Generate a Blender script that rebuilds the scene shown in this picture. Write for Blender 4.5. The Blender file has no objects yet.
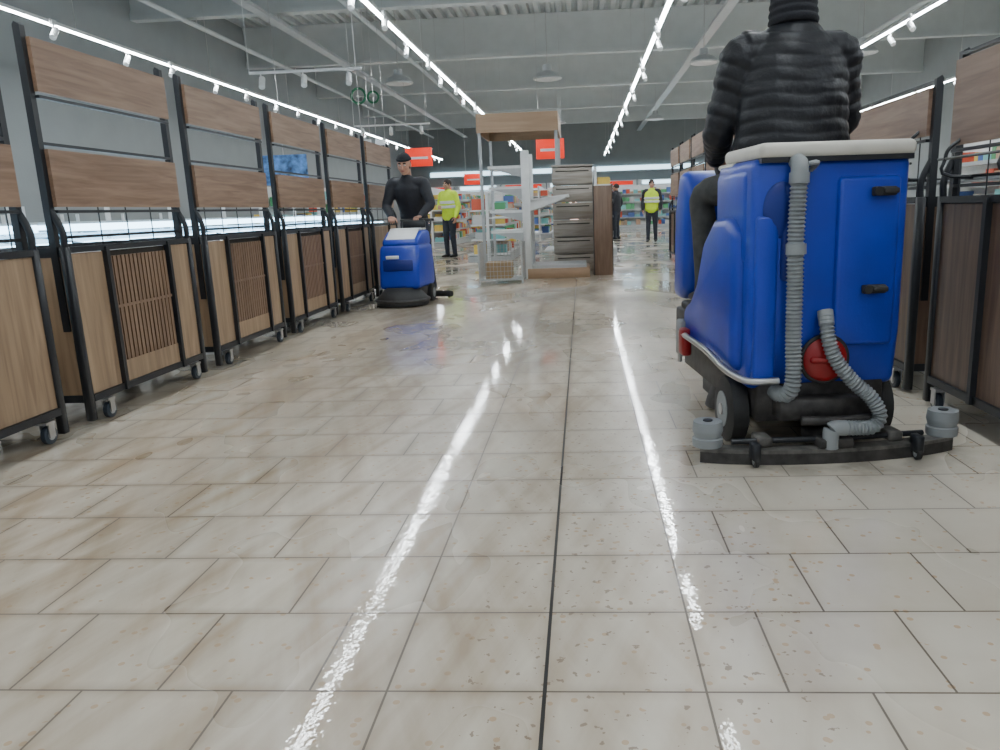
import bpy, bmesh, math, random
from mathutils import Vector, Matrix
from mathutils.bvhtree import BVHTree
random.seed(4)
V=Vector
# ---------------------------------------------------------------- materials
def nt(name):
    m=bpy.data.materials.new(name); m.use_nodes=True
    n=m.node_tree; return m,n,n.nodes['Principled BSDF']
def mat(name,col,rough=.5,metal=0,var=.06,scale=8,bump=0.0,bscale=60,coat=0,spec=.5):
    m,n,b=nt(name)
    b.inputs['Roughness'].default_value=rough; b.inputs['Metallic'].default_value=metal
    b.inputs['Coat Weight'].default_value=coat; b.inputs['Specular IOR Level'].default_value=spec
    g=n.nodes.new('ShaderNodeNewGeometry'); t=n.nodes.new('ShaderNodeTexNoise'); t.inputs['Scale'].default_value=scale
    t.inputs['Detail'].default_value=4
    n.links.new(g.outputs['Position'],t.inputs['Vector'])
    r=n.nodes.new('ShaderNodeValToRGB'); r.color_ramp.elements[0].position=.3; r.color_ramp.elements[1].position=.7
    r.color_ramp.elements[0].color=(*[max(0,c*(1-var)) for c in col],1); r.color_ramp.elements[1].color=(*[min(1,c*(1+var)) for c in col],1)
    n.links.new(t.outputs['Fac'],r.inputs['Fac']); n.links.new(r.outputs['Color'],b.inputs['Base Color'])
    if bump:
        t2=n.nodes.new('ShaderNodeTexNoise'); t2.inputs['Scale'].default_value=bscale; n.links.new(g.outputs['Position'],t2.inputs['Vector'])
        bp=n.nodes.new('ShaderNodeBump'); bp.inputs['Strength'].default_value=bump; bp.inputs['Distance'].default_value=.01
        n.links.new(t2.outputs['Fac'],bp.inputs['Height']); n.links.new(bp.outputs['Normal'],b.inputs['Normal'])
    return m
def wood(name,c1,c2,sc,rough=.45):
    m,n,b=nt(name); b.inputs['Roughness'].default_value=rough
    g=n.nodes.new('ShaderNodeNewGeometry'); mp=n.nodes.new('ShaderNodeMapping'); mp.inputs['Scale'].default_value=sc
    t=n.nodes.new('ShaderNodeTexNoise'); t.inputs['Scale'].default_value=1; t.inputs['Detail'].default_value=6; t.inputs['Distortion'].default_value=.6
    r=n.nodes.new('ShaderNodeValToRGB'); r.color_ramp.elements[0].position=.32; r.color_ramp.elements[1].position=.68
    r.color_ramp.elements[0].color=(*c1,1); r.color_ramp.elements[1].color=(*c2,1)
    n.links.new(g.outputs['Position'],mp.inputs['Vector']); n.links.new(mp.outputs['Vector'],t.inputs['Vector'])
    n.links.new(t.outputs['Fac'],r.inputs['Fac']); n.links.new(r.outputs['Color'],b.inputs['Base Color'])
    return m
def emit(name,col,s):
    m,n,b=nt(name); b.inputs['Base Color'].default_value=(*col,1); b.inputs['Emission Color'].default_value=(*col,1); b.inputs['Emission Strength'].default_value=s
    return m
M={}
M['oak']=wood('oak_horizontal',(.20,.115,.068),(.33,.21,.135),(25,2.2,30))
M['oakx']=wood('oak_horizontal_x',(.30,.19,.115),(.39,.265,.17),(1.5,10,14))
M['oakv']=wood('oak_vertical',(.25,.165,.10),(.40,.28,.175),(30,28,2.0))
M['brown']=wood('brown_oak',(.13,.08,.055),(.22,.145,.10),(30,28,2.2))
M['brownh']=wood('brown_oak_h',(.17,.10,.065),(.27,.175,.12),(25,2.2,30))
M['slat']=wood('slat_wood',(.16,.095,.06),(.26,.165,.105),(30,28,2))
M['blackm']=mat('black_powder_coat',(.012,.014,.018),.42)
M['dark']=mat('dark_backing',(.03,.025,.02),.8)
M['caster']=mat('caster_rubber',(.03,.04,.055),.5)
M['steel']=mat('zinc_steel',(.5,.5,.5),.3,.9)
M['whitem']=mat('white_enamel',(.72,.74,.74),.35)
M['greym']=mat('grey_enamel',(.42,.44,.45),.4)
M['counter']=mat('counter_grey',(.35,.36,.36),.4)
M['blue']=mat('blue_polyethylene',(.002,.034,.40),.36,0,.12,5,.08,120,.12)
M['blued']=mat('blue_polyethylene_dark',(.001,.014,.18),.5)
M['cream']=mat('cream_lid',(.60,.58,.52),.45,0,.05,10,.05,90)
M['hose']=mat('grey_hose',(.21,.23,.24),.5,0,.12,40)
M['greyp']=mat('grey_plastic',(.25,.27,.28),.5)
M['rubber']=mat('black_rubber',(.02,.02,.02),.6,0,.2,30)
M['chassis']=mat('dirty_chassis',(.045,.042,.04),.55,.2,.5,20)
M['muddy']=mat('muddy_metal',(.12,.115,.105),.5,.3,.5,20)
M['red']=mat('red_plastic',(.28,.005,.007),.35)
M['redsign']=emit('red_sign',(.8,.03,.01),.8)
M['led']=emit('led_white',(.90,.96,1),72)
M['upfill']=emit('added_up_fill',(.9,.96,1),11)  # added upward glow that brightens the ceiling deck
M['ledb']=emit('led_cool',(.5,.78,1),8)
M['ledf']=emit('fridge_glow',(.6,.85,1),3.0)
M['ledp']=emit('fridge_pink',(1,.7,.65),2.2)
M['wall']=mat('grey_wall',(.28,.30,.30),.8,0,.04,2)
M['ceil']=mat('ceiling_deck',(.56,.59,.59),.55)
M['beam']=mat('concrete_beam',(.54,.57,.57),.8,0,.04,3)
M['glass']=mat('freezer_glass',(.35,.5,.6),.06)
M['skin']=mat('skin',(.5,.27,.19),.5,0,.05,30)
M['lip']=mat('lip',(.4,.16,.13),.5)
M['eyew']=mat('eye_white',(.75,.73,.7),.2)
M['hair']=mat('dark_hair',(.03,.02,.015),.7,0,.3,80)
M['hat']=mat('black_knit',(.012,.013,.018),.9,0,.3,150,.3,300)
M['jacket']=mat('black_puffer_nylon',(.010,.011,.015),.48,0,.2,10,.3,40,0,.4)
M['jkt2']=mat('black_work_jacket',(.016,.018,.026),.6,0,.2,20,.2,60)
M['pants']=mat('dark_trousers',(.05,.052,.05),.85,0,.25,20,.2,60)
M['jeans']=mat('dark_jeans',(.03,.035,.05),.85,0,.2,20)
M['vest']=mat('hi_vis_yellow',(.62,.85,.03),.6,0,.06,20)
M['vests']=mat('reflective_band',(.75,.77,.78),.3)
M['shoe']=mat('black_shoe',(.02,.02,.02),.5)
M['card']=mat('cardboard',(.38,.27,.16),.8)
M['green']=mat('green_sign',(.02,.2,.1),.5)
M['stone']=wood('greige_laminate',(.30,.265,.225),(.45,.41,.36),(2,2,25))
M['poster']=mat('poster_blue',(.08,.2,.45),.4,0,.8,9)
GOODS=[mat('goods_%d'%i,c,.5) for i,c in enumerate([(.6,.1,.05),(.7,.5,.1),(.1,.35,.15),(.6,.6,.58),(.08,.15,.4),(.45,.3,.2),(.2,.5,.5)])]

# floor
def floor_mat():
    m,n,b=nt('wet_cream_tiles'); N=n.nodes; L=n.links
    def math_(op,a,bb=None,c=None,clamp=False):
        x=N.new('ShaderNodeMath'); x.operation=op; x.use_clamp=clamp
        for i,v in enumerate((a,bb,c)):
            if v is None: continue
            if isinstance(v,(int,float)): x.inputs[i].default_value=v
            else: L.new(v,x.inputs[i])
        return x.outputs[0]
    g=N.new('ShaderNodeNewGeometry'); s=N.new('ShaderNodeSeparateXYZ'); L.new(g.outputs['Position'],s.inputs[0])
    X,Y=s.outputs[0],s.outputs[1]
    TW=.352; JX=.105
    u0=math_('DIVIDE',math_('ADD',X,JX),TW); ua=math_('ABSOLUTE',u0)
    v=math_('DIVIDE',math_('SUBTRACT',Y,1.48),.335)
    row=math_('FLOOR',v); par=math_('SUBTRACT',1,math_('FLOORED_MODULO',row,2))
    outm=math_('GREATER_THAN',ua,1)
    u=math_('ADD',ua,math_('MULTIPLY',math_('MULTIPLY',par,.5),outm))
    def edge(x,per):
        f=math_('FRACT',x); d=math_('MINIMUM',f,math_('SUBTRACT',1,f)); return math_('MULTIPLY',d,per)
    du=edge(u,TW); dv=edge(v,.335); d1=math_('MULTIPLY',math_('ABSOLUTE',math_('SUBTRACT',ua,1)),TW)
    d=math_('MINIMUM',math_('MINIMUM',du,dv),d1)
    grout=math_('LESS_THAN',d,.0027)
    joint=math_('LESS_THAN',math_('ABSOLUTE',math_('ADD',X,JX)),.0045)
    cx=N.new('ShaderNodeCombineXYZ'); L.new(math_('ADD',math_('FLOOR',u),math_('MULTIPLY',math_('SIGN',u0),37)),cx.inputs[0]); L.new(row,cx.inputs[1])
    wn=N.new('ShaderNodeTexWhiteNoise'); L.new(cx.outputs[0],wn.inputs['Vector'])
    def noise(scale,sc=(1,1,1),det=5,dist=0,add=None,rot=0,off=0):
        mp=N.new('ShaderNodeMapping'); mp.inputs['Scale'].default_value=sc; mp.inputs['Location'].default_value=(off,off,0)
        src=g.outputs['Position']
        if rot:
            m0=N.new('ShaderNodeMapping'); m0.inputs['Rotation'].default_value=(0,0,rot); L.new(src,m0.inputs['Vector']); src=m0.outputs[0]
        L.new(src,mp.inputs['Vector'])
        vec=mp.outputs[0]
        if add is not None:
            va=N.new('ShaderNodeVectorMath'); va.operation='MULTIPLY_ADD'; va.inputs[1].default_value=(7,7,7); L.new(add,va.inputs[0]); L.new(vec,va.inputs[2]); vec=va.outputs[0]
        t=N.new('ShaderNodeTexNoise'); t.inputs['Scale'].default_value=scale; t.inputs['Detail'].default_value=det; t.inputs['Distortion'].default_value=dist; L.new(vec,t.inputs['Vector']); return t.outputs['Fac']
    def ramp(f,stops):
        r=N.new('ShaderNodeValToRGB'); e=r.color_ramp.elements
        e[0].position,e[0].color=stops[0][0],(*stops[0][1],1); e[1].position,e[1].color=stops[-1][0],(*stops[-1][1],1)
        for p,c in stops[1:-1]:
            q=e.new(p); q.color=(*c,1)
        L.new(f,r.inputs['Fac']); return r.outputs['Color']
    def mix(f,a,bb,mode='MIX'):
        x=N.new('ShaderNodeMix'); x.data_type='RGBA'; x.blend_type=mode
        if isinstance(f,(int,float)): x.inputs[0].default_value=f
        else: L.new(f,x.inputs[0])
        for i,q in ((6,a),(7,bb)):
            if isinstance(q,tuple): x.inputs[i].default_value=(*q,1)
            else: L.new(q,x.inputs[i])
        return x.outputs[2]
    col=ramp(noise(2.2,(1,1.6,1),4,.3,wn.outputs['Color']),[(.3,(.62,.555,.45)),(.5,(.67,.61,.505)),(.72,(.71,.655,.55))])
    tv=ramp(wn.outputs['Value'],[(0,(.92,.92,.92)),(1,(1.0,1.0,1.0))])
    col=mix(1,col,tv,'MULTIPLY')
    vo=N.new('ShaderNodeTexVoronoi'); vo.inputs['Scale'].default_value=24; L.new(g.outputs['Position'],vo.inputs['Vector'])
    dots=math_('MULTIPLY',math_('LESS_THAN',vo.outputs['Distance'],.19),math_('GREATER_THAN',noise(9,det=2),.47))
    col=mix(math_('MULTIPLY',dots,.55),col,(.5,.27,.10))
    # dirt film: heavier on the not yet cleaned left/centre, streaked by the machines' travel
    dm=noise(1.2,(1.9,.4,1),4,.3)
    dm2=noise(2.6,(3.4,.35,1),5,.3,rot=.3)
    dm3=noise(2.4,(3.6,.3,1),5,.3,rot=-.35,off=5)
    left=math_('MULTIPLY_ADD',X,-.9,.85,True)
    ds=math_('ADD',math_('MULTIPLY',dm,.3),math_('ADD',math_('MULTIPLY',dm2,.4),math_('MULTIPLY',dm3,.3)))
    dirt=math_('MULTIPLY',ramp(ds,[(.40,(.05,.05,.05)),(.49,(.4,.4,.4)),(.60,(1,1,1))]),math_('MULTIPLY_ADD',left,.9,.10))
    col=mix(math_('MULTIPLY',dirt,.8),col,(.33,.235,.14))
    gj=math_('SUBTRACT',1,math_('DIVIDE',d,.035),None,True)
    col=mix(math_('MULTIPLY',math_('MULTIPLY',gj,noise(12,det=4)),math_('MULTIPLY_ADD',left,.7,.15)),col,(.28,.2,.13))
    nj=math_('MULTIPLY',math_('LESS_THAN',math_('ABSOLUTE',math_('SUBTRACT',X,.12)),.42),math_('GREATER_THAN',noise(34,det=3),.655))
    col=mix(math_('MULTIPLY',nj,.65),col,(.18,.11,.065))
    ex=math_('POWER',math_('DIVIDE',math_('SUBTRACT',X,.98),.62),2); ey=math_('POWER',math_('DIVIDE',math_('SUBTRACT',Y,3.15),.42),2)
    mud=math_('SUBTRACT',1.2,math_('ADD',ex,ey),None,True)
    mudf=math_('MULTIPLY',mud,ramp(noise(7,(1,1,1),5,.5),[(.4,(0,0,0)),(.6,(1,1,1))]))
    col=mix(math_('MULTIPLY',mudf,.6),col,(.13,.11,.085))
    col=mix(math_('MULTIPLY',grout,.88),col,(.10,.078,.06))
    col=mix(joint,col,(.035,.032,.03))
    L.new(col,b.inputs['Base Color'])
    gj2=math_('MAXIMUM',grout,joint)
    rough=ramp(noise(1.3,(1,.6,1),3,.2),[(.38,(.24,.24,.24)),(.62,(.36,.36,.36))])
    L.new(rough,b.inputs['Roughness'])
    b.inputs['IOR'].default_value=1.45
    # water film as a clear coat, in patches
    film=ramp(noise(1.3,(1,.4,1),1,.1,off=3.3),[(.34,(.3,.3,.3)),(.56,(1,1,1))])
    L.new(math_('MULTIPLY',film,math_('SUBTRACT',1,gj2)),b.inputs['Coat Weight'])
    b.inputs['Coat Roughness'].default_value=.035; b.inputs['Coat IOR'].default_value=1.42
    bp=N.new('ShaderNodeBump'); bp.inputs['Strength'].default_value=.25; bp.inputs['Distance'].default_value=.01
    h=math_('ADD',math_('MULTIPLY',noise(16,det=1),.13),math_('MULTIPLY',noise(62,det=1),.085))
    L.new(h,bp.inputs['Height']); L.new(bp.outputs['Normal'],b.inputs['Coat Normal'])
    bp2=N.new('ShaderNodeBump'); bp2.inputs['Strength'].default_value=.25; bp2.inputs['Distance'].default_value=.01
    L.new(math_('MULTIPLY',gj2,-.4),bp2.inputs['Height']); L.new(bp2.outputs['Normal'],b.inputs['Normal'])
    return m
M['floor']=floor_mat()

# ---------------------------------------------------------------- builder
def frame(t,side):
    t=t.normalized(); s=side-t*t.dot(side)
    if s.length<1e-4:
        s=V((0,0,1))-t*t.z
        if s.length<1e-4: s=V((1,0,0))
    s.normalize(); return s,t.cross(s)
class B:
    def __init__(s): s.v=[];s.f=[];s.m=[];s.sm=[];s.mats=[]
    def mi(s,m):
        m=M[m] if isinstance(m,str) else m
        if m not in s.mats: s.mats.append(m)
        return s.mats.index(m)
    def add(s,vs,fs,m,smooth=False):
        o=len(s.v); s.v+= [V(x) for x in vs]; k=s.mi(m)
        for f in fs: s.f.append([i+o for i in f]); s.m.append(k); s.sm.append(smooth)
    def _bm(s,bm,m,smooth):
        bm.verts.index_update(); s.add([v.co.copy() for v in bm.verts],[[v.index for v in f.verts] for f in bm.faces],m,smooth); bm.free()
    def box(s,a,b,m,bev=0,seg=2,rot=None,taper=None):
        a=V(a);b=V(b); bm=bmesh.new(); bmesh.ops.create_cube(bm,size=1)
        c=(a+b)/2; d=b-a
        for v in bm.verts:
            k=1
            if taper and v.co.z<0: k=taper
            v.co=V((v.co.x*d.x*k,v.co.y*d.y*k,v.co.z*d.z))
        if bev: bmesh.ops.bevel(bm,geom=list(bm.edges),offset=bev,segments=seg,affect='EDGES',profile=.5)
        if rot: 
            for v in bm.verts: v.co=rot@v.co
        for v in bm.verts: v.co+=c
        s._bm(bm,m,bev>0 and seg>1)
    def prism(s,prof,x0,x1,m,bev=0,seg=3,axis='x'):
        bm=bmesh.new(); n=len(prof)
        mk=(lambda x,p:(x,p[0],p[1])) if axis=='x' else (lambda x,p:(p[0],x,p[1])) if axis=='y' else (lambda x,p:(p[0],p[1],x))
        A=[bm.verts.new(mk(x0,p)) for p in prof]; C=[bm.verts.new(mk(x1,p)) for p in prof]
        bm.faces.new(A); bm.faces.new(C[::-1])
        for i in range(n): bm.faces.new([A[i],C[i],C[(i+1)%n],A[(i+1)%n]])
        bmesh.ops.recalc_face_normals(bm,faces=bm.faces)
        if bev: bmesh.ops.bevel(bm,geom=list(bm.edges),offset=bev,segments=seg,affect='EDGES',profile=.5)
        s._bm(bm,m,bev>0)
    def loft(s,rings,m,smooth=True,close=True):
        n=len(rings[0]); vs=[p for r in rings for p in r]; fs=[]
        for i in range(len(rings)-1):
            for j in range(n): fs.append([i*n+j,i*n+(j+1)%n,(i+1)*n+(j+1)%n,(i+1)*n+j])
        if close: fs.append(list(range(n))[::-1]); fs.append([(len(rings)-1)*n+j for j in range(n)])
        s.add(vs,fs,m,smooth)
    def tube(s,pts,rad,m,seg=10,side=(1,0,0),res=0,rnd=False):
        pts=[V(p) for p in pts]
        if not isinstance(rad,(list,tuple)): rad=[rad]*len(pts)
        rad=[(r,r) if not isinstance(r,(list,tuple)) else tuple(r) for r in rad]
        if res and len(pts)>2:
            P=[];R=[]; n=len(pts)
            for i in range(n-1):
                p0=pts[max(i-1,0)];p1=pts[i];p2=pts[i+1];p3=pts[min(i+2,n-1)]
                for k in range(res):
                    t=k/res
                    P.append(.5*((2*p1)+(p2-p0)*t+(2*p0-5*p1+4*p2-p3)*t*t+(3*p1-p0-3*p2+p3)*t**3))
                    R.append(tuple(rad[i][j]*(1-t)+rad[i+1][j]*t for j in (0,1)))
            P.append(pts[-1]);R.append(rad[-1]); pts,rad=P,R
        n=len(pts); T=[]
        for i in range(n):
            t=pts[min(i+1,n-1)]-pts[max(i-1,0)]; T.append(t.normalized())
        if rnd:
            r0=min(rad[0]); r1=min(rad[-1]); a,c=pts[0],pts[-1]
            pre=[(a-T[0]*r0*.9,.4),(a-T[0]*r0*.55,.8)]; post=[(c+T[-1]*r1*.55,.8),(c+T[-1]*r1*.9,.4)]
            ra,rc=rad[0],rad[-1]
            pts=[p for p,_ in pre]+pts+[p for p,_ in post]; rad=[(ra[0]*k,ra[1]*k) for _,k in pre]+rad+[(rc[0]*k,rc[1]*k) for _,k in post]
            T=[T[0]]*2+T+[T[-1]]*2
        side=V(side); rings=[]
        sv=side
        for p,r,t in zip(pts,rad,T):
            sd,nn=frame(t,sv)
            sv=sd if (side-t*t.dot(side)).length<.3 else side
            rings.append([p+sd*r[0]*math.cos(2*math.pi*j/seg)+nn*r[1]*math.sin(2*math.pi*j/seg) for j in range(seg)])
        s.loft(rings,m)
    def ribbed(s,pts,r,m,pitch=.016,res=10,amp=.12):
        pts=[V(p) for p in pts]; n=len(pts);P=[]
        for i in range(n-1):
            p0=pts[max(i-1,0)];p1=pts[i];p2=pts[i+1];p3=pts[min(i+2,n-1)]
            for k in range(res):
                t=k/res; P.append(.5*((2*p1)+(p2-p0)*t+(2*p0-5*p1+4*p2-p3)*t*t+(3*p1-p0-3*p2+p3)*t**3))
        P.append(pts[-1])
        out=[P[0]]; step=pitch/4; acc=0
        for a,b in zip(P,P[1:]):
            l=(b-a).length; d=step-acc
            while d<=l: out.append(a.lerp(b,d/l)); d+=step
            acc=l-(d-step)
        s.tube(out,[r*(1+amp*math.sin(i*math.pi/2)) for i in range(len(out))],m,14)
    def ell(s,c,r,m,seg=20,rings=12,zmin=-1):
        c=V(c); R=[]
        p0=math.asin(max(-1,min(1,zmin)))
        p0=max(p0,-math.pi/2+.08)
        for i in range(rings+1):
            ph=p0+(math.pi/2-.08-p0)*i/rings
            R.append([c+V((r[0]*math.cos(ph)*math.cos(2*math.pi*j/seg),r[1]*math.cos(ph)*math.sin(2*math.pi*j/seg),r[2]*math.sin(ph))) for j in range(seg)])
        s.loft(R,m)
    def wheel(s,c,r,w,m,hub,ax=(1,0,0)):
        c=V(c);ax=V(ax); 
        s.tube([c-ax*w*.5,c-ax*w*.38,c+ax*w*.38,c+ax*w*.5],[r*.86,r,r,r*.86],m,28,side=(0,0,1))
        s.tube([c-ax*w*.54,c+ax*w*.54],[r*.55,r*.55],hub,20,side=(0,0,1)); s.tube([c-ax*w*.62,c+ax*w*.62],[r*.18,r*.18],'steel',12,side=(0,0,1))
    def torus(s,c,R,r,m,nrm=(0,0,1),seg=36,k=8):
        c=V(c); a,b2=frame(V(nrm),V((1,0,0)));n=V(nrm).normalized()
        vs=[];fs=[]
        for i in range(seg):
            th=2*math.pi*i/seg; d=a*math.cos(th)+b2*math.sin(th)
            for j in range(k):
                ph=2*math.pi*j/k; vs.append(c+d*(R+r*math.cos(ph))+n*r*math.sin(ph))
        for i in range(seg):
            for j in range(k): fs.append([i*k+j,((i+1)%seg)*k+j,((i+1)%seg)*k+(j+1)%k,i*k+(j+1)%k])
        s.add(vs,fs,m,True)
    def mesh(s,name):
        me=bpy.data.meshes.new(name); me.from_pydata([tuple(v) for v in s.v],[],s.f)
        for m in s.mats: me.materials.append(m)
        me.polygons.foreach_set('material_index',s.m); me.polygons.foreach_set('use_smooth',s.sm)
        bm=bmesh.new(); bm.from_mesh(me); bmesh.ops.recalc_face_normals(bm,faces=bm.faces); bm.to_mesh(me); bm.free()
        try: me.set_sharp_from_angle(angle=math.radians(50))
        except Exception: pass
        me.update(); return me
    def obj(s,name,loc=(0,0,0),rz=0,parent=None,me=None,sc=None):
        o=bpy.data.objects.new(name,me or s.mesh(name)); bpy.context.scene.collection.objects.link(o)
        o.location=loc; o.rotation_euler=(0,0,rz); o.parent=parent
        if sc: o.scale=sc
        return o
    def remesh(s,name,voxel,smooth=2,fn=None):
        me=s.mesh(name+'_src'); o=bpy.data.objects.new('tmp',me); bpy.context.scene.collection.objects.link(o)
        md=o.modifiers.new('r','REMESH'); md.mode='VOXEL'; md.voxel_size=voxel
        if smooth:
            sm=o.modifiers.new('s','SMOOTH'); sm.factor=.5; sm.iterations=smooth
        dg=bpy.context.evaluated_depsgraph_get(); dg.update()
        new=bpy.data.meshes.new_from_object(o.evaluated_get(dg)); new.name=name
        bvh=BVHTree.FromPolygons([v.co for v in me.vertices],[p.vertices[:] for p in me.polygons])
        new.materials.clear()
        for m in s.mats: new.materials.append(m)
        idx=[]
        for p in new.polygons:
            r=bvh.find_nearest(p.center); idx.append(me.polygons[r[2]].material_index if r[2] is not None else 0)
        new.polygons.foreach_set('material_index',idx); new.polygons.foreach_set('use_smooth',[True]*len(new.polygons))
        if fn: fn(new)
        new.update(); bpy.data.objects.remove(o); return new
def empty(name,loc,rz=0):
    o=bpy.data.objects.new(name,None); bpy.context.scene.collection.objects.link(o); o.location=loc; o.rotation_euler=(0,0,rz); o.empty_display_size=.2; return o

# ---------------------------------------------------------------- room
XL,XR,Y0,Y1,ZC=-9.6,12,-5,44,6.4
b=B(); b.box((XL,Y0,-.1),(XR,Y1,0),'floor'); b.obj('floor')
b=B(); b.box((XL-.2,Y0,0),(XL,Y1,ZC+.2),'wall'); b.obj('wall_left')
b=B(); b.box((XR,Y0,0),(XR+.2,Y1,ZC+.2),'wall'); b.obj('wall_right')
b=B(); b.box((XL,Y1,0),(XR,Y1+.2,ZC+.2),'wall'); b.obj('wall_back')
b=B(); prof=[]; x=XL
while x<XR:
    prof+=[(x,ZC),(x+.12,ZC),(x+.16,ZC+.12),(x+.26,ZC+.12)]; x+=.3
vs=[(p[0],Y0,p[1]) for p in prof]+[(p[0],Y1,p[1]) for p in prof]; n=len(prof)
b.add(vs,[[i,i+1,n+i+1,n+i] for i in range(n-1)],'ceil')
b.box((XL,Y0,ZC+.14),(XR,Y1,ZC+.2),'ceil'); b.obj('ceiling')
for i,y in enumerate([5,11.2,17.2,23,29,35,41]):
    b=B(); b.prism([(y-.12,5.3),(y+.12,5.3),(y+.12,5.42),(y+.06,5.52),(y+.06,6.2),(y+.12,6.39),(y-.12,6.39),(y-.06,6.2),(y-.06,5.52),(y-.12,5.42)],XL,XR,'beam'); b.obj('trim_roof_beam_%d'%(i+1))
for i,x in enumerate([-8.2,-4.6,7.5]):
    b=B(); b.tube([(x,Y0,5.15),(x,Y1-.1,5.15)],.05,'beam',10); 
    for y in [5,11.2,17.2,23,29,35]: b.tube([(x,y,5.15),(x,y,5.3)],.012,'steel',6)
    b.obj('ceiling_pipe')
for x in (-6.4,3.2):
    b=B(); b.box((x-.11,Y0,5.08),(x+.11,Y1-.1,5.09),'greym')
    for s in (-1,1): b.box((x+s*.11-.005,Y0,5.08),(x+s*.11+.005,Y1-.1,5.14),'greym')
    for y in [5,11.2,17.2,23,29,35]: b.tube([(x,y,5.09),(x,y,5.3)],.01,'steel',6)
    b.obj('ceiling_cable_tray')

# ---------------------------------------------------------------- track lights
def track(x,z=3.7,y0=-3,y1=40,ph=0):
    b=B(); b.box((-.035,y0,0),(.035,y1,.045),'whitem'); b.box((-.028,y0,-.012),(.028,y1,0),'led'); b.box((-.02,y0,.045),(.02,y1,.05),'upfill')  # last box: added fill strip on the track top, lifts the ceiling
    y=y0+ph; k=0
    while y<y1:
        sx=.07 if k%2 else -.07
        b.box((sx-.02,y-.05,-.02),(sx+.02,y+.05,.04),'whitem')
        b.tube([(sx,y,-.02),(sx,y,-.08)],.012,'whitem',8)
        b.tube([(sx,y+.05,-.07),(sx+.02,y-.08,-.2)],.042,'whitem',14)
        y+=1.9 if k%2 else 1.1; k+=1
    y=y0+2.2
    while y<y1:
        b.tube([(0,y,.045),(0,y,2.69)],.004,'steel',5); y+=4
    b.obj('ceiling_track_light',(x,0,z))
track(-7.1,ph=.5); track(-2.7,ph=.9); track(1.23,ph=.2); track(5.1,ph=.7); track(8.8,ph=.4)

def spotbar(x,y,z,w):
    b=B(); b.box((-w/2,-.02,0),(w/2,.02,.04),'whitem')
    for t in (-.38,-.02,.36):
        X=t*w*1.05; b.tube([(X,0,0),(X,0,-.06)],.012,'whitem',8); b.tube([(X,.05,-.06),(X+.03,-.08,-.22)],.05,'whitem',14)
    for t in (-.5,.45): b.tube([(t*w,0,.04),(t*w,0,6.4-z)],.006,'whitem',5)
    b.obj('hanging_spotlight_bar',(x,y,z))
spotbar(-4.55,13.2,3.4,1.9); spotbar(-4.9,20.5,3.3,2.0)
def highbay(x,y,z):
    b=B(); b.tube([(0,0,-.02),(0,0,0),(0,0,.1),(0,0,.16),(0,0,.3)],[.33,.34,.26,.12,.1],'greym',28)
    b.tube([(0,0,-.03),(0,0,-.02)],.3,'whitem',28); b.tube([(0,0,.3),(0,0,6.4-z)],.01,'steel',6); b.obj('pendant_high_bay_lamp',(x,y,z))
for p in [(-.75,19,4.05),(2.9,19,4.25),(-4.3,19,4.1),(6.5,19,4.3),(-.9,31,4.3),(2.9,31,4.3)]: highbay(*p)

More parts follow.
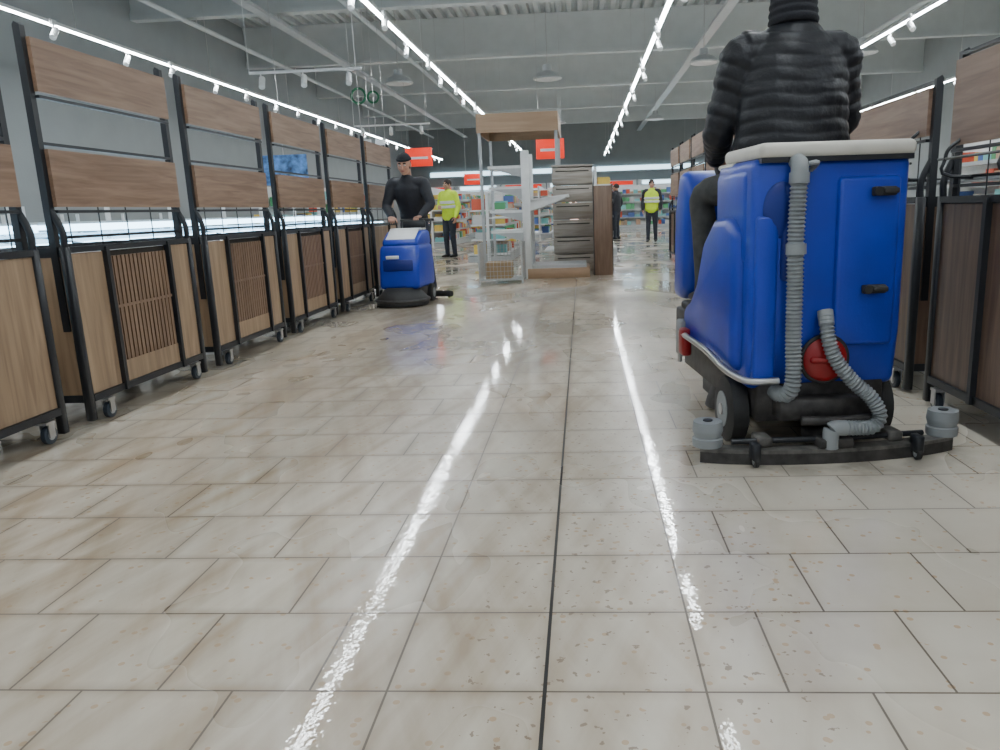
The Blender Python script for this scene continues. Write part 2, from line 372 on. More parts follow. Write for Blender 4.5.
# ---------------------------------------------------------------- shelving on castors
def caster(b,x,y,r=.042):
    b.wheel((x,y+.015,r),r,.03,'caster','greym'); b.box((x-.03,y-.03,2*r+.012),(x+.03,y+.03,2*r+.025),'steel')
    for s in (-1,1): b.box((x+s*.022-.003,y-.01,r*.8),(x+s*.022+.003,y+.03,2*r+.015),'steel')
def unit_mesh(sd,W,style,right=0):
    b=B(); Vw,Hw=('brown','brownh') if right else ('oakv','oak')
    top=1.03 if right else .93
    if right==1: mid=(1.26,1.64); up=None; pt=1.68
    elif right==2: mid=(1.33,1.56); up=None; pt=1.6
    else: mid=(1.13,1.41); up=(1.68,1.93); pt=1.98
    if style=='tall': mid=(1.2,1.6); up=(1.75,2.05); pt=2.1
    ud=.05
    def bx(d0,d1,y0,y1,z0,z1,m,bev=0): 
        a,c=sorted((sd*d0,sd*d1)); b.box((a,y0,z0),(c,y1,z1),m,bev,1)
    for y in (0,W-.04):
        bx(0,.04,y,y+.04,.02,top,'blackm',.004); bx(.5,.54,y,y+.04,.07,top,'blackm',.004)
        bx(.04,.5,y+.01,y+.03,.12,.16,'blackm'); bx(.04,.5,y+.01,y+.03,top-.05,top,'blackm'); bx(.04,.5,y+.014,y+.026,.16,top-.05,Vw)
        b.tube([(sd*.02,y+.02,top-.02),(sd*.015,y+.02,top+.06),(sd*.03,y+.02,top+.12),(sd*(ud+.02),y+.02,top+.2)],.017,'blackm',8,res=4)
        b.prism([(sd*(ud),.5),(sd*(ud+.035),.5),(sd*(ud+.035),pt),(sd*(ud+.025),pt+.015),(sd*ud,pt)],y+.001,y+.038,'blackm',axis='y')
    bx(0,.04,.04,W-.04,.12,.155,'blackm'); bx(0,.04,.04,W-.04,top-.03,top,'blackm'); bx(.5,.54,.04,W-.04,.12,.155,'blackm'); bx(.5,.54,.04,W-.04,top-.03,top,'blackm')
    bx(.04,.5,.04,W-.04,top-.06,top-.04,'counter'); bx(.04,.5,.04,W-.04,.155,.17,'counter')
    bx(.51,.53,.04,W-.04,.155,top-.03,'brown')
    z0,z1=.157,top-.035; a,c=W*.26,W*.76
    if style=='plain':
        bx(.015,.033,.04,W*.62,z0,z1,Vw); bx(.015,.033,W*.62,W-.04,z0,z1,Vw)
        bx(-.012,.02,W*.62-.015,W*.62+.015,.12,top-.01,'blackm')
    else:
        bx(.015,.033,.04,a,z0,z1,Vw); bx(.015,.033,c,W-.04,z0,z1,Vw)
        bx(.03,.04,a,c,z0,z1,'dark'); bx(.01,.03,a,c,z0,z0+.12,Vw if not right else 'brown')
        n=15
        for i in range(n):
            y=a+.02+(c-a-.04)*(i+.5)/n; bx(.008,.03,y-.0135,y+.0135,z0+.12,z1-.03,'slat')
        bx(.006,.028,a,c,z0+.42,z0+.435,'slat')
        for y in (a,c): bx(-.012,.02,y-.014,y+.014,.12,top-.01,'blackm')
    for z in ([mid]+([up] if up else [])):
        bx(ud-.022,ud-.002,.03,W-.03,z[0],z[1],Hw)
        bx(ud-.02,ud,.035,W-.035,z[0]-.03,z[0]-.015,'blackm')
    bx(ud,ud+.03,.035,W-.035,top+.04,top+.055,'blackm'); bx(ud,ud+.03,.035,W-.035,mid[1]+.02,mid[1]+.035,'blackm')
    for i in range(5):
        y=.12+(W-.24)*i/4; b.tube([(sd*(ud-.01),y,top-.02),(sd*(ud-.01),y,mid[0])],.0035,'blackm',5)
    if right:
        for y in (.12,W*.5,W-.12):
            b.tube([(sd*.13,y,mid[0]+.08),(sd*.0,y,mid[0]),(sd*-.03,y,1.2),(sd*.0,y,1.12),(sd*.45,y,1.12)],.009,'blackm',7,res=4)
        for z,d in ((1.2,-.03),(1.12,.1),(1.12,.4)): b.tube([(sd*d,.05,z),(sd*d,W-.05,z)],.007,'blackm',6)
        bx(.1,.5,.04,W-.04,1.10,1.112,'greym')
    for y in (.15,W-.15):
        for d in (.012,.5): caster(b,sd*d,y,.045)
    return b
me_s=unit_mesh(-1,1.26,'slat').mesh('shelf_slat'); me_p=unit_mesh(-1,1.26,'plain').mesh('shelf_plain')
for k,st in zip(range(-1,6),['plain','plain','slat','slat','slat','slat','plain']):
    B().obj('retail_shelf_unit',(-2.6,2.29+1.45*k,0),me=me_s if st=='slat' else me_p)
mr=unit_mesh(1,1.24,'plain',1).mesh('shelf_r'); mr2=unit_mesh(1,1.24,'slat',2).mesh('shelf_r2'); mr3=unit_mesh(1,1.24,'tall',0).mesh('shelf_r3')
for k in range(-1,9):
    y=2.62+1.45*k
    B().obj('retail_shelf_unit',(1.71,y,0),me=(mr if k<1 else mr2) if k<4 else mr3)

# chest freezers behind left row
def freezer(x,y,L=2.3):
    b=B(); b.box((-.5,0,.08),(.5,L,.78),'whitem',.02); b.box((-.46,.04,0),(.46,L-.04,.08),'dark')
    b.box((-.5,0,.78),(.5,L,.84),'blackm',.01,1)
    b.prism([(-.47,.84),(.47,.84),(.47,.90),(.2,.95),(-.2,.95),(-.47,.90)],.02,L-.02,'glass',axis='y')
    b.box((.475,.03,.85),(.49,L-.03,.91),'ledb'); b.box((-.03,.01,.95),(.03,L-.01,.97),'whitem')
    for y2 in (.02,L/2,L-.02): b.box((-.48,y2-.015,.84),(.48,y2+.015,.86),'whitem'); b.box((-.02,y2-.012,.95),(.02,y2+.012,1.2),'whitem')
    b.box((-.22,0.02,1.05),(.22,L-.02,1.07),'whitem'); b.box((.2,.03,.99),(.22,L-.03,1.05),'ledb'); b.box((-.2,.03,1.045),(.2,L-.03,1.05),'ledf')
    b.obj('chest_freezer',(x,y,0))
for i in range(6): freezer(-4.5,1.2+2.4*i)
for i in range(4): freezer(-7.4,3.2+2.6*i)

def gondola(name,x,y,L,H,levels,fill=.5,rz=0,depth=.45,wm='whitem'):
    b=B(); b.box((-.02,0,0.1),(.02,L,H),wm)
    for yy in (0,L): b.box((-.03,yy-.015,0),(.03,yy+.015,H),wm)
    b.box((-depth,0,0),(depth,L,.12),'greym')
    for i in range(levels):
        z=.14+(H-.2)*i/levels
        for s in (-1,1):
            a,c=sorted((s*.02,s*(depth-(.08 if i else 0))))
            b.box((a,0.01,z),(c,L-.01,z+.025),wm); b.box((s*(depth-.08 if i else depth)-.005,0.01,z-.01),(s*(depth-.08 if i else depth)+.005,L-.01,z+.045),'greym')
            yy=.05
            while yy<L-.3:
                w=random.uniform(.1,.28); h=random.uniform(.1,(H-.2)/levels*.75)
                if random.random()<fill: b.box((min(s*.06,s*(depth-.13)),yy,z+.026),(max(s*.06,s*(depth-.13)),yy+w,z+.026+h),random.choice(GOODS))
                yy+=w+.02
    return b.obj(name,(x,y,0),rz)
gondola('supermarket_gondola_shelf',-2.2,21.2,3.4,1.6,4,.8)
gondola('supermarket_gondola_shelf',-1.95,15.9,3.0,1.4,4,.45)
gondola('supermarket_gondola_shelf',.3,17,4.5,1.9,5,.8)
gondola('supermarket_gondola_shelf',-4.6,23.5,5,1.8,5,.85)
gondola('supermarket_gondola_shelf',-6.9,19,5,1.8,5,.85)
gondola('supermarket_gondola_shelf',0.2,24,6,2.0,5,.85)
gondola('supermarket_gondola_shelf',-1.6,29,6,1.9,5,.85)
gondola('supermarket_gondola_shelf',4.4,18,6,1.9,5,.85)
gondola('supermarket_gondola_shelf',4.4,27,6,1.9,5,.85)
gondola('supermarket_gondola_shelf',6.6,8,6,1.9,5,.7)
gondola('supermarket_gondola_shelf',-5.0,31,6,1.9,5,.85)
gondola('supermarket_gondola_shelf',-6.6,16,2.4,1.7,4,.85)
gondola('supermarket_gondola_shelf',4.8,37,4.5,2.0,5,.9,math.pi/2)
gondola('supermarket_gondola_shelf',-.6,38,5,2.0,5,.9,math.pi/2)
for i in range(8):
    b=B(); b.box((-1.2,-.4,0),(1.2,.4,.15),'greym'); b.box((-1.2,-.4,2.15),(1.2,.4,2.45),'whitem'); b.box((-1.2,.32,.15),(1.2,.4,2.15),'ledf' if i%3 else 'ledp')
    for s in (-1,1): b.box((s*1.18-.02,-.4,.15),(s*1.18+.02,.4,2.15),'greym')
    for z in (.5,.9,1.3,1.7): 
        b.box((-1.15,-.3,z),(1.15,.3,z+.02),'whitem')
        for j in range(9):
            if random.random()<.75: b.box((-1.1+j*.245,-.2,z+.02),(-.9+j*.245,.1,z+.02+random.uniform(.1,.28)),random.choice(GOODS))
    b.box((-1.0,-.41,2.2),(1.0,-.4,2.4),'ledf' if i%2 else 'redsign'); b.obj('wall_fridge_cabinet',(-8.2+2.5*i,43.4,0))
b=B(); b.box((-8.5,43.9,3.0),(11,43.98,3.25),'ledf'); b.box((-8.6,43.88,2.92),(11.1,43.99,3.0),'greym'); b.obj('illuminated_wall_fascia')

# centre island
b=B()
b.box((-.85,-.02,0),(.1,.9,.15),'oakx',.006,1)
b.box((-.9,0,.0),(-.78,.06,1.9),'whitem',.004,1); b.box((-.86,.06,.0),(-.82,.84,1.86),'whitem'); b.box((-.9,.84,.0),(-.78,.9,1.9),'whitem',.004,1)
z=1.15
b.prism([(-.8,z),(-.2,z+.06),(-.2,z+.1),(-.8,z+.04)],.03,.87,'whitem',axis='y')
for y in (.03,.85): b.prism([(-.8,z-.14),(-.25,z+.04),(-.25,z+.06),(-.8,z+.02)],y,y+.015,'whitem',axis='y')
b.box((-.8,.03,.15),(.05,.87,.2),'greym')
for z in (.7,1.0,1.35,1.65):
    b.box((-1.4,.03,z),(-.88,.87,z+.04),'whitem'); b.prism([(-1.35,z),(-.88,z),(-.88,z-.14)],.03,.045,'greym',axis='y')
b.obj('end_display_shelf',(0,11.7,0))
b=B()
for i in range(6): 
    z=.02+i*.28; b.box((-.36,-.3,z),(.3,.3,z+.262),'stone',.006,1); b.box((-.3,-.306,z+.2),(.24,-.3,z+.215),'dark')
b.box((-.37,-.31,1.7),(.31,.31,1.73),'stone'); b.obj('stacked_drawer_cabinet',(-.12,13.1,0))
b=B(); b.box((-.14,-.03,0),(.14,.5,1.36),'brown',.004,1); b.box((-.15,-.035,0),(-.14,.51,1.38),'blackm'); b.box((.14,-.035,0),(.15,.51,1.38),'blackm'); b.obj('wood_display_pillar',(.32,12.0,0))
b=B(); W_,D_,H_=.62,.6,.58
for x in (0,W_):
    for y in (0,D_): b.box((x-.012,y-.012,0),(x+.012,y+.012,H_),'greym')
for k in range(13):
    x=W_*k/12
    for y in (0,D_): b.tube([(x,y,.05),(x,y,H_)],.003,'steel',4)
    y=D_*k/12
    for x2 in (0,W_): b.tube([(x2,y,.05),(x2,y,H_)],.003,'steel',4)
for k in range(9):
    z=.05+(H_-.05)*k/8; b.tube([(0,0,z),(W_,0,z),(W_,D_,z),(0,D_,z),(0,0,z)],.003,'steel',4)
b.box((0,0,.05),(W_,D_,.07),'greym'); b.box((.08,.08,.07),(.45,.5,.3),'card'); b.obj('wire_mesh_basket',(-1.5,11.0,0))
b=B()
for x in (-.66,.66):
    for y in (0,1.6): b.box((x-.025,y-.025,0),(x+.025,y+.025,2.35),'greym')
b.box((-.7,-.06,2.35),(.7,-.03,2.66),'oakx'); b.box((-.7,1.63,2.35),(.7,1.66,2.66),'oakx'); b.box((-.7,-.03,2.35),(-.67,1.63,2.66),'oakx'); b.box((.67,-.03,2.35),(.7,1.63,2.66),'oakx')
b.box((-.67,-.03,2.6),(.67,1.63,2.63),'whitem')
for i in range(3): b.box((-.6+i*.5,.1,.9-.3*i),(-.2+i*.5,1.4,.93-.3*i),'whitem')
b.obj('wood_canopy_display',(-1.08,13.6,0))
def sign(name,x,y,z,w,h,m):
    b=B(); b.box((-w/2,-.015,-h/2),(w/2,.015,h/2),m,.004,1); b.box((-w*.35,-.019,-h*.12),(w*.35,-.015,h*.02),'whitem' if m!='whitem' else 'dark')
    for s in (-1,1): b.tube([(s*w*.4,0,h/2),(s*w*.4,0,6.4-z)],.004,'steel',4)
    b.obj(name,(x,y,z))
sign('hanging_sale_sign',-3.85,18.6,2.35,.64,.42,'redsign'); sign('hanging_sale_sign',-.72,18.6,2.42,.66,.45,'redsign'); sign('hanging_sale_sign',-3.6,26,2.1,.6,.35,'redsign')
sign('hanging_price_sign',-4.0,14.6,2.3,.2,.24,'whitem'); sign('hanging_price_sign',-3.72,14.6,2.3,.2,.24,'whitem')
sign('hanging_sensor_box',-3.0,10.9,4.25,.3,.16,'whitem'); sign('hanging_sensor_box',1.05,9.8,4.2,.28,.16,'whitem')
b=B(); b.torus((0,0,0),.2,.035,'green',(0,1,0)); b.torus((.42,0,-.05),.15,.03,'green',(0,1,0))
for x in (0,.42): b.tube([(x,0,.12 if x else .2),(x,0,1.9)],.004,'steel',4)
b.obj('green_ring_sign',(-6.25,22.4,4.35))
b=B(); b.box((-.4,-.02,-.25),(.4,.02,.25),'poster'); b.tube([(0,0,.25),(0,0,4.5)],.006,'steel',5); b.obj('hanging_poster',(-5.1,13.3,1.85))

# ---------------------------------------------------------------- ride-on scrubber dryer
b=B()
b.prism([(.03,.27),(.0,.5),(.0,1.2),(.5,1.2),(.5,.45),(.4,.27)],-.315,.315,'blue',.035)
b.box((-.325,.06,.78),(.32,.5,1.17),'blue',.04,3)
b.box((-.2,-.018,.72),(-.11,.05,1.1),'blued',.02,2)
b.box((.02,-.022,.45),(.27,.03,1.12),'blue',.02,3)
b.box((-.3,-.015,.3),(-.21,.05,.98),'blue',.015,3)
b.ell((-.2,.0,1.0),(.075,.02,.11),'blued')
b.box((-.30,-.03,1.195),(.32,.46,1.255),'cream',.024,4); b.box((-.29,-.02,1.18),(.31,.46,1.2),'blackm')
b.box((-.31,.3,1.175),(-.1,.52,1.2),'cream',.012,2)
sp=[(.1,.33),(.1,.93),(.22,.98),(.42,.97),(.6,.86),(.72,.66),(.84,.56),(.96,.52),(.99,.42),(.95,.33)]
b.prism(sp,-.36,-.12,'blue',.045); b.prism(sp,.12,.355,'blue',.045)
b.box((-.14,.2,.33),(.14,.95,.52),'blued'); b.box((-.29,.82,.46),(.29,1.3,.5),'rubber',.008,1); b.box((-.3,.9,.3),(.3,1.4,.46),'chassis',.02,2)
b.box((-.24,.42,.53),(.24,.86,.96),'blackm',.03,2); b.box((-.2,.46,.96),(.3,.86,1.04),'rubber',.03,3)
b.prism([(1.2,.56),(1.16,1.08),(1.2,1.2),(1.34,1.22),(1.45,1.0),(1.48,.5),(1.3,.5)],-.3,.3,'blue',.05)
b.box((-.16,1.12,1.02),(.16,1.18,1.16),'blackm',.015,1)
b.tube([(0,1.2,1.1),(0,1.04,1.2)],.025,'blackm',10); b.torus((0,1.02,1.2),.17,.016,'rubber',(0,-.75,.65))
for a in (0,2.1,4.2):
    s_,n_=frame(V((0,-.75,.65)),V((1,0,0))); b.tube([V((0,1.02,1.2)),V((0,1.02,1.2))+(s_*math.cos(a)+n_*math.sin(a))*.17],.01,'rubber',6)
b.box((-.27,.03,.13),(.27,1.3,.34),'chassis',.01,1); b.box((-.2,-.05,.15),(.22,.05,.24),'chassis',.01,1)
for s in (-1,1): b.wheel((s*.315,.22,.145),.145,.085,'rubber','greyp')
b.wheel((0,1.2,.13),.13,.09,'rubber','greyp'); b.box((-.25,.5,.04),(.25,.98,.14),'chassis',.02,1)
for s in (-1,1): b.tube([(s*.13,.74,.02),(s*.13,.74,.06),(s*.13,.74,.14)],[.16,.15,.12],'chassis',24)
b.tube([(-.36,1.0,.38),(-.385,.85,.38),(-.39,.4,.38),(-.38,.1,.345),(-.32,-.015,.32),(-.2,-.03,.32)],.015,'steel',10,res=5)
b.tube([(-.385,.92,.38),(-.385,.92,.22)],.012,'steel',8)
b.box((-.4,.8,.27),(-.35,.9,.41),'red',.015,2); b.box((-.39,.9,.25),(-.34,1.0,.44),'greyp',.01,1)
b.tube([(-.01,.04,.4),(-.01,-.03,.4),(-.01,-.045,.4)],[.09,.09,.07],'red',28); b.box((-.08,-.06,.39),(.06,-.03,.415),'red',.006,1); b.torus((-.01,-.02,.4),.095,.01,'rubber',(0,1,0))
for x,z in ((.19,1.06),(.17,.68)):
    b.box((x-.045,-.05,z-.018),(x+.05,-.02,z+.018),'rubber',.008,2); b.tube([(x-.03,-.05,z),(x-.03,-.06,z)],.018,'rubber',10); b.box((x-.01,-.065,z-.01),(x+.05,-.045,z+.012),'rubber',.005,1)
b.tube([(-.155,.0,1.18),(-.155,-.05,1.175),(-.155,-.055,1.11)],[.025,.033,.033],'greyp',14,res=3); b.tube([(-.155,-.055,1.14),(-.155,-.055,1.10)],.038,'greyp',16); b.tube([(-.12,-.05,1.17),(-.08,-.04,1.175),(-.09,0,1.15)],.010,'greyp',8,res=4)
b.ribbed([(-.155,-.055,1.1),(-.16,-.055,.9),(-.155,-.05,.7),(-.155,-.055,.5),(-.155,-.07,.36),(-.16,-.065,.29),(-.18,-.02,.255),(-.2,.08,.27)],.031,'hose')
b.tube([(-.158,-.055,.87),(-.157,-.055,.83)],.039,'greyp',16)
b.tube([(-.02,-.03,.60),(-.02,-.05,.55)],.031,'greyp',14)
b.ribbed([(-.02,-.04,.58),(-.02,-.07,.5),(.01,-.08,.41),(.08,-.09,.32),(.155,-.1,.25),(.19,-.11,.18),(.16,-.12,.135),(.09,-.13,.135),(.03,-.14,.14)],.028,'hose')
b.tube([(.04,-.14,.14),(-.01,-.14,.14),(-.02,-.14,.12),(-.02,-.14,.06)],.032,'greyp',14,res=4)
b.tube([(-.12,-.08,.16),(.0,-.1,.16),(.2,-.08,.16)],.02,'chassis',8)
arc=[( .53*math.sin(a)/math.sin(1.0), .04-.2*math.cos(a)) for a in [(-1+2*i/14)*1.0 for i in range(15)]]
for (x0,y0),(x1,y1) in zip(arc,arc[1:]):
    dx,dy=x1-x0,y1-y0; l=math.hypot(dx,dy); nx,ny=dy/l,-dx/l
    b.add([(x0,y0,.045),(x1,y1,.045),(x1-nx*.07,y1-ny*.07,.045),(x0-nx*.07,y0-ny*.07,.045),(x0,y0,.06),(x1,y1,.06),(x1-nx*.07,y1-ny*.07,.06),(x0-nx*.07,y0-ny*.07,.06)],[[0,1,2,3],[4,5,6,7],[0,1,5,4],[2,3,7,6],[1,2,6,5],[3,0,4,7]],'muddy')
    b.add([(x0,y0,.0),(x1,y1,.0),(x1,y1,.046),(x0,y0,.046),(x0-nx*.006,y0-ny*.006,.0),(x1-nx*.006,y1-ny*.006,.0),(x1-nx*.006,y1-ny*.006,.046),(x0-nx*.006,y0-ny*.006,.046)],[[0,1,2,3],[4,5,6,7],[0,1,5,4],[2,3,7,6]],'chassis')
b.box((-.07,-.16,.06),(.07,.05,.1),'chassis',.006,1); b.tube([(-.4,-.06,.08),(0,-.11,.09),(.4,-.06,.08)],.012,'blackm',8)
b.box((-.3,-.1,.06),(-.24,0,.1),'muddy',.006,1); b.box((.24,-.1,.06),(.3,0,.1),'muddy',.006,1)
for x,y in ((-.49,-.03),(.5,-.03)):
    b.tube([(x,y,.06),(x,y,.075),(x,y,.095),(x,y,.10),(x,y,.125),(x,y,.13),(x,y,.165)],[.06,.062,.062,.054,.062,.062,.058],'greyp',22); b.tube([(x,y,.16),(x,y,.17)],.02,'blackm',10)
for x,y in ((-.33,-.16),(.33,-.16)):
    b.wheel((x,y,.026),.026,.02,'rubber','greyp'); b.box((x-.016,y-.02,.03),(x+.016,y+.04,.1),'blackm',.004,1)
MX,MY,MR=.98,3.12,math.radians(6)
b.obj('ride_on_floor_scrubber',(MX,MY,0),MR)

# ---------------------------------------------------------------- walk-behind scrubber
b=B()
b.prism([(-.42,.2),(-.4,.45),(-.33,.68),(-.28,.72),(.3,.72),(.36,.5),(.36,.2)],-.27,.27,'blue',.05)
b.prism([(-.3,.7),(-.27,.78),(-.05,.88),(.3,.88),(.34,.7)],-.245,.245,'blue',.04)
b.prism([(-.255,.79),(-.07,.885),(-.05,.91),(.1,.91),(.1,.88),(-.05,.88),(-.25,.76)],-.2,.2,'whitem',.012)
b.box((-.2,.1,.88),(.2,.3,.905),'cream',.01,1)
b.box((-.2,-.425,.42),(.2,-.4,.55),'blued',.01,1); b.box((-.15,-.43,.56),(.02,-.405,.6),'whitem',.004,1)
b.box((-.24,-.3,.1),(.24,.34,.22),'chassis',.01,1)
b.tube([(0,-.3,.015),(0,-.3,.09),(0,-.3,.13),(0,-.3,.22)],[.34,.34,.3,.2],'rubber',32)
b.torus((0,-.3,.07),.345,.02,'chassis',(0,0,1))
for s in (-1,1): b.wheel((s*.27,.15,.11),.11,.06,'rubber','greyp')
for s in (-1,1): b.tube([(s*.2,.3,.7),(s*.21,.42,.85),(s*.2,.55,1.0)],.016,'blackm',8,res=4)
b.tube([(-.24,.55,1.0),(.24,.55,1.0)],.017,'rubber',10); b.box((-.16,.36,.86),(.16,.44,1.0),'blackm',.02,1)
arc=[(.5*math.sin(a),.36+.12*math.cos(a)) for a in [(-1+2*i/12)*1.3 for i in range(13)]]
b.tube([(x,y,.06) for x,y in arc],[(.04,.035)]*13,'rubber',8,side=(0,0,1)); b.wheel((.42,.47,.03),.03,.02,'rubber','greyp')
b.tube([(-.1,.36,.6),(-.12,.48,.4),(-.05,.46,.12)],.025,'hose',8,res=5)
WX,WY,WR=-2.08,9.0,math.radians(-5)
b.obj('walk_behind_floor_scrubber',(WX,WY,0),WR,sc=(.88,.88,.96))

# ---------------------------------------------------------------- people
def hand(wr,d,n,ts,curl,parent,name,s=1.0):
    wr=V(wr);d=V(d).normalized();n=V(n);n=(n-d*n.dot(d)).normalized();t=d.cross(n)*ts
    b=B(); b.tube([wr-d*.03*s,wr,wr+d*.045*s,wr+d*.088*s],[(.026*s,.02*s),(.027*s,.019*s),(.041*s,.016*s),(.039*s,.013*s)],'skin',14,side=t,rnd=True)
    for off,l in ((.031,.074),(.0105,.082),(-.0105,.076),(-.031,.06)):
        p=wr+d*.082*s+t*off*s; ang=0;pts=[p-d*.01*s,p];seg=[l*.45,l*.32,l*.25]
        for q in seg:
            ang+=curl; pts.append(pts[-1]+(d*math.cos(ang)+n*math.sin(ang))*q*s)
        b.tube(pts,[.0095*s,.0095*s,.009*s,.0082*s,.007*s],'skin',8,side=t,rnd=True)
    p=wr+d*.025*s+t*.026*s; d1=(d*.55+t*.7+n*.35).normalized(); p2=p+d1*.04*s; d2=(d*.7+t*.2+n*.7*min(1,curl+.2)).normalized()
    b.tube([p-d1*.01,p,p2,p2+d2*.032*s,p2+d2*.056*s],[.012*s,.013*s,.011*s,.0095*s,.008*s],'skin',8,side=n,rnd=True)
    me=b.remesh(name,.0038,1); o=B().obj(name,parent=parent,me=me); return o
def head(c,fwd,up,parent,hat=None,hair='hair',hood=None,s=1.0):
    b=B(); sk='skin'
    b.ell((0,-.012,.022),(.074,.094,.094),sk); b.ell((0,.02,-.035),(.062,.07,.078),sk)
    b.ell((0,.052,-.088),(.03,.026,.024),sk)
    b.tube([(0,.082,.03),(0,.1,-.002),(0,.108,-.018)],[.008,.012,.016],sk,10,rnd=True)
    for q in (-1,1):
        b.ell((q*.078,-.004,-.004),(.01,.02,.031),sk); b.ell((q*.032,.072,.034),(.022,.012,.008),hair,zmin=-1); b.ell((q*.04,.06,-.025),(.024,.022,.024),sk)
    b.ell((0,.083,-.052),(.025,.010,.005),'lip'); b.ell((0,.081,-.061),(.021,.010,.006),'lip')
    b.tube([(0,-.02,-.05),(0,-.035,-.17)],[.054,.06],sk,16)
    if hat:
        b.ell((0,-.014,.045),(.088,.108,.1),hat,zmin=.1); b.tube([(0,-.014,.05),(0,-.016,.075)],[(.09,.11),(.09,.109)],hat,24)
        b.ell((0,-.03,0),(.079,.085,.08),hair)
    elif hair: b.ell((0,-.024,.036),(.084,.1,.098),hair,zmin=-.5)
    if hood:
        b.ell((0,-.035,.02),(.105,.115,.13),hood); b.tube([(0,-.05,-.04),(0,-.05,-.17)],[(.1,.095),(.11,.105)],hood,20)
        for k in range(3): b.torus((0,-.05,-.15+k*.035),.098-.003*k,.016,hood)
    up=V(up).normalized(); f=V(fwd); f=(f-up*f.dot(up)).normalized(); r=f.cross(up)
    Mx=Matrix((r,f,up)).transposed().to_4x4(); 
    me=b.remesh('head',.0055,1)
    o=B().obj('head',parent=parent,me=me); o.matrix_local=Matrix.Translation(V(c))@Mx@Matrix.Scale(s,4)
    e=B()
    for q in (-1,1): e.ell((q*.03,.076,.012),(.013,.0115,.009),'eyew',12,8); e.ell((q*.03,.0855,.012),(.0055,.004,.0055),'hair',10,6)
    eo=e.obj('eyes',parent=o)
def body(name,loc,rz,J,mt,hd,hands,voxel=.012,bulk=1.0,quilt=False,s=1.0,hat=None,hood=None):
    root=empty(name,loc,rz); root.scale=(s,s,s); b=B()
    up_=mt['top']; sl=mt.get('sleeve',up_); lg=mt['leg']
    J={k:V(v) for k,v in J.items()}; R=J['shR']-J['shL']
    k=bulk
    pe,wa,ch,sh,ne=J['pelvis'],J['waist'],J['chest'],J['shc'],J['neck']
    hem=pe-(wa-pe).normalized()*.02
    T=[(.172*k,.125*k),(.165*k,.12*k),(.158*k,.118*k),(.182*k,.132*k),(.185*k,.115*k),(.1*k,.08*k),(.065,.065)]
    if quilt: T=[(.225*k,.14*k),(.222*k,.14*k),(.215*k,.14*k),(.21*k,.14*k),(.2*k,.125*k),(.135*k,.1*k),(.095,.09)]
    b.tube([hem,pe.lerp(wa,.3),wa,ch,sh.lerp(ch,.15),sh.lerp(ne,.5),ne],T,up_,24,side=R,res=4,rnd=True)
    if mt.get('band'):
        for t in (.25,.8):
            p=wa.lerp(ch,t); q=p+(ch-wa).normalized()*.05; b.tube([p,q],[(.19*k,.143*k)]*2,mt['band'],24,side=R)
    b.tube([pe+V((0,0,.03)),pe-V((0,0,.06))],[(.155,.115),(.15,.115)],lg,20,side=R,rnd=True)
    ka=k*(1.08 if quilt else 1)
    for a in 'LR':
        s0,el,wr=J['sh'+a],J['el'+a],J['wr'+a]
        b.tube([sh.lerp(s0,.5),s0,s0.lerp(el,.5),el,el.lerp(wr,.45),wr],[.07*ka,.072*ka,.064*ka,.055*ka,.05*ka,.037*ka],sl,16,side=(0,1,0),res=4,rnd=True)
        h,kn,an,to=J['hip'+a],J['kn'+a],J['an'+a],J['to'+a]
        b.tube([h,h.lerp(kn,.4),kn,kn.lerp(an,.35),an.lerp(kn,.12),an-V((0,0,.02))],[.092,.088,.066,.064,.052,.056],lg,16,side=(1,0,0),res=4,rnd=True)
        f=(to-an); f.z=0; f.normalize(); base=V((an.x,an.y,to.z))
        b.tube([base-f*.05+V((0,0,.015)),base+V((0,0,.02)),base+f*.09+V((0,0,.008)),base+f*.17],[(.036,.04),(.04,.05),(.046,.032),(.038,.022)],'shoe',14,side=f.cross(V((0,0,1))),res=3,rnd=True)
    def fn(me):
        if not quilt: return
        bones=[(J['pelvis'],J['shc']),(J['shR'],J['elR']),(J['elR'],J['wrR']),(J['shL'],J['elL']),(J['elL'],J['wrL'])]
        ki=b.mats.index(M[up_]); vs=set()
        for p in me.polygons:
            if p.material_index==ki: vs.update(p.vertices)
        nrm=[v.normal.copy() for v in me.vertices]
        for i in vs:
            co=me.vertices[i].co; best=None
            for bi,(a,c) in enumerate(bones):
                d=c-a; t=max(0,min(1,(co-a).dot(d)/d.length_squared)) if bi else (co-a).dot(d)/d.length_squared
                dist=(co-(a+d*t)).length-(.2 if bi==0 else .06)
                if best is None or dist<best[0]: best=(dist,t*d.length,bi)
            per=.056
            me.vertices[i].co=co+nrm[i]*(.008*(abs(math.sin(math.pi*best[1]/per+.4*math.sin(co.x*19)))**.45)-.003+.006*math.sin(co.x*23+co.z*17)*math.sin(co.z*31+2))
    me=b.remesh('clothed_body',voxel,3 if quilt else 2,fn); B().obj('clothed_body',parent=root,me=me)
    head(hd[0],hd[1],hd[2],root,hat=hat,hood=hood)
    for a,hh in hands.items(): hand(J['wr'+a],hh[0],hh[1],hh[2],hh[3],root,'hand_'+a.lower())
    return root
STD=dict(pelvis=(0,0,.95),waist=(0,0,1.08),chest=(0,.01,1.26),shc=(0,0,1.42),neck=(0,-.005,1.52),
 shR=(.185,0,1.42),shL=(-.185,0,1.42),elR=(.25,-.04,1.15),elL=(-.25,-.04,1.15),wrR=(.25,.08,.92),wrL=(-.25,.08,.92),
 hipR=(.09,0,.9),hipL=(-.09,0,.9),knR=(.1,.03,.5),knL=(-.1,.03,.5),anR=(.11,0,.09),anL=(-.11,0,.09),toR=(.12,.15,.035),toL=(-.12,.15,.035))
def P(**k): d=dict(STD); d.update(k); return d
rx=.07
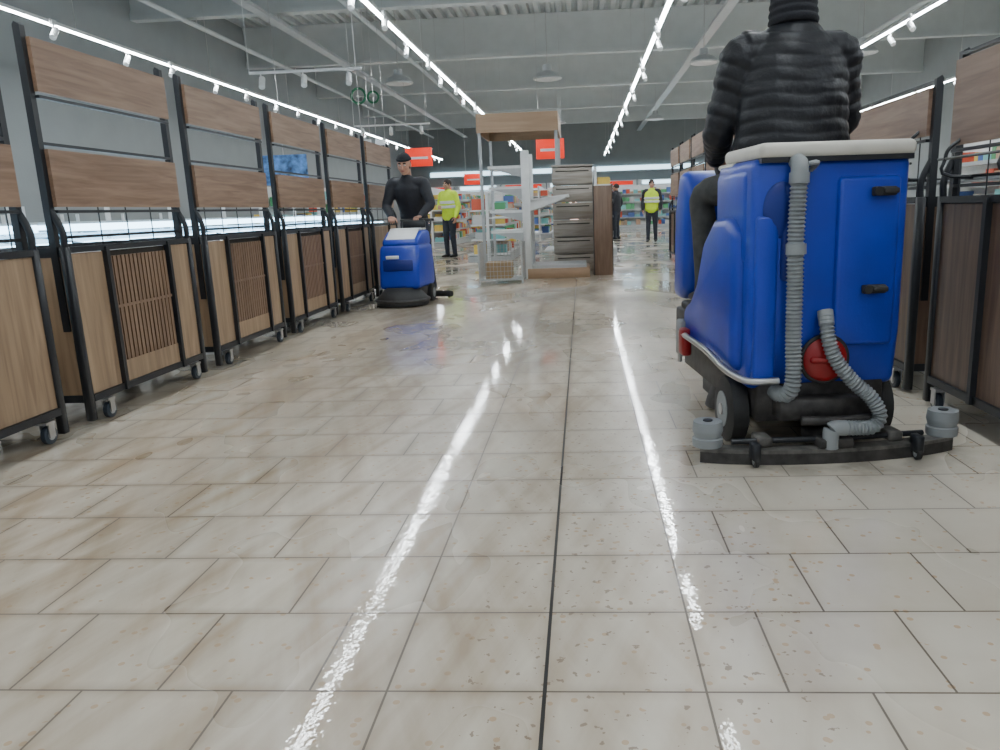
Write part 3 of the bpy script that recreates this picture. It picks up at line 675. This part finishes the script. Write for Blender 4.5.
RJ=dict(pelvis=(rx,.66,1.16),waist=(rx,.645,1.30),chest=(rx,.65,1.52),shc=(rx,.67,1.70),neck=(rx,.70,1.82),
 shR=(rx+.225,.67,1.69),shL=(rx-.225,.67,1.69),elR=(rx+.28,.74,1.40),elL=(rx-.315,.74,1.38),wrR=(.2,.96,1.26),wrL=(-.2,.94,1.26),
 hipR=(rx+.1,.7,1.12),hipL=(rx-.12,.7,1.12),knR=(.24,1.06,1.07),knL=(-.25,.98,1.08),anR=(.2,1.02,.60),anL=(-.24,.98,.60),toR=(.2,1.16,.54),toL=(-.25,1.12,.54))
body('scrubber_rider',(MX,MY,0),MR,RJ,dict(top='jacket',leg='pants'),((rx,.73,1.975),(0,1,-.1),(0,.1,1)),
 {'R':((-.35,.75,.1),(-.3,.2,-1),1,.7),'L':((.35,.75,.1),(.3,.2,-1),-1,.7)},voxel=.008,bulk=1.22,quilt=True,hat='hat',hood='hat')
OJ=P(pelvis=(0,-.02,.93),waist=(0,.03,1.06),chest=(0,.10,1.23),shc=(0,.17,1.38),neck=(0,.21,1.46),
 shR=(.195,.17,1.38),shL=(-.195,.17,1.38),elR=(.28,.2,1.12),elL=(-.28,.2,1.13),wrR=(.18,.37,.98),wrL=(-.19,.37,.98),
 knR=(.11,.05,.5),knL=(-.12,-.08,.5),anL=(-.13,-.22,.1),toL=(-.14,-.06,.045))
body('scrubber_operator',(WX-.09,WY+.93,0),math.pi+math.radians(-4),OJ,dict(top='jkt2',leg='jeans'),((0,.27,1.60),(.05,1,-.35),(0,.3,1)),
 {'R':((-.25,.7,-.05),(0,.1,-1),1,.75),'L':((.25,.7,-.05),(0,.1,-1),-1,.75)},bulk=1.08,hat='hat',s=1.02)
H0={'R':((0,.25,-1),(-1,0,0),1,.3),'L':((0,.25,-1),(1,0,0),-1,.3)}
body('worker_in_hi_vis_vest',(-3.1,18.0,0),math.radians(150),P(elR=(.26,.02,1.16),wrR=(.12,.24,1.12)),dict(top='vest',sleeve='vest',leg='jeans',band='vests'),((0,.02,1.63),(.1,1,0),(0,0,1)),
 {'R':((-.7,.5,.1),(-.3,-1,0),1,.4),'L':H0['L']},bulk=1.1,s=1.02)
body('worker_in_hi_vis_vest',(2.0,22.5,0),math.radians(170),P(),dict(top='vest',sleeve='jkt2',leg='jeans',band='vests'),((0,.02,1.63),(-.3,1,0),(0,0,1)),H0,bulk=1.15,s=1.0)
body('standing_worker',(1.1,25,0),math.radians(60),P(elL=(-.24,.06,1.15),wrL=(-.12,.25,1.1)),dict(top='jkt2',leg='jeans'),((0,.02,1.63),(0,1,-.1),(0,0,1)),
 {'R':H0['R'],'L':((.6,.5,.2),(.3,-1,0),-1,.4)},bulk=1.1,s=1.0)

# ---------------------------------------------------------------- world + camera
w=bpy.data.worlds.new('world'); bpy.context.scene.world=w; w.use_nodes=True
bg=w.node_tree.nodes['Background']; bg.inputs[0].default_value=(.82,.91,1,1); bg.inputs[1].default_value=.7
cd=bpy.data.cameras.new('camera'); cam=bpy.data.objects.new('camera',cd); bpy.context.scene.collection.objects.link(cam)
cd.sensor_width=36; cd.lens=27.36; cd.shift_x=-.04; cd.clip_end=200
cam.matrix_world=Matrix.Translation((0,0,1.035))@Matrix.Rotation(math.radians(3.52),4,'Z')@Matrix.Rotation(math.radians(90-12.28),4,'X')@Matrix.Rotation(math.radians(-2),4,'Z')
bpy.context.scene.camera=cam
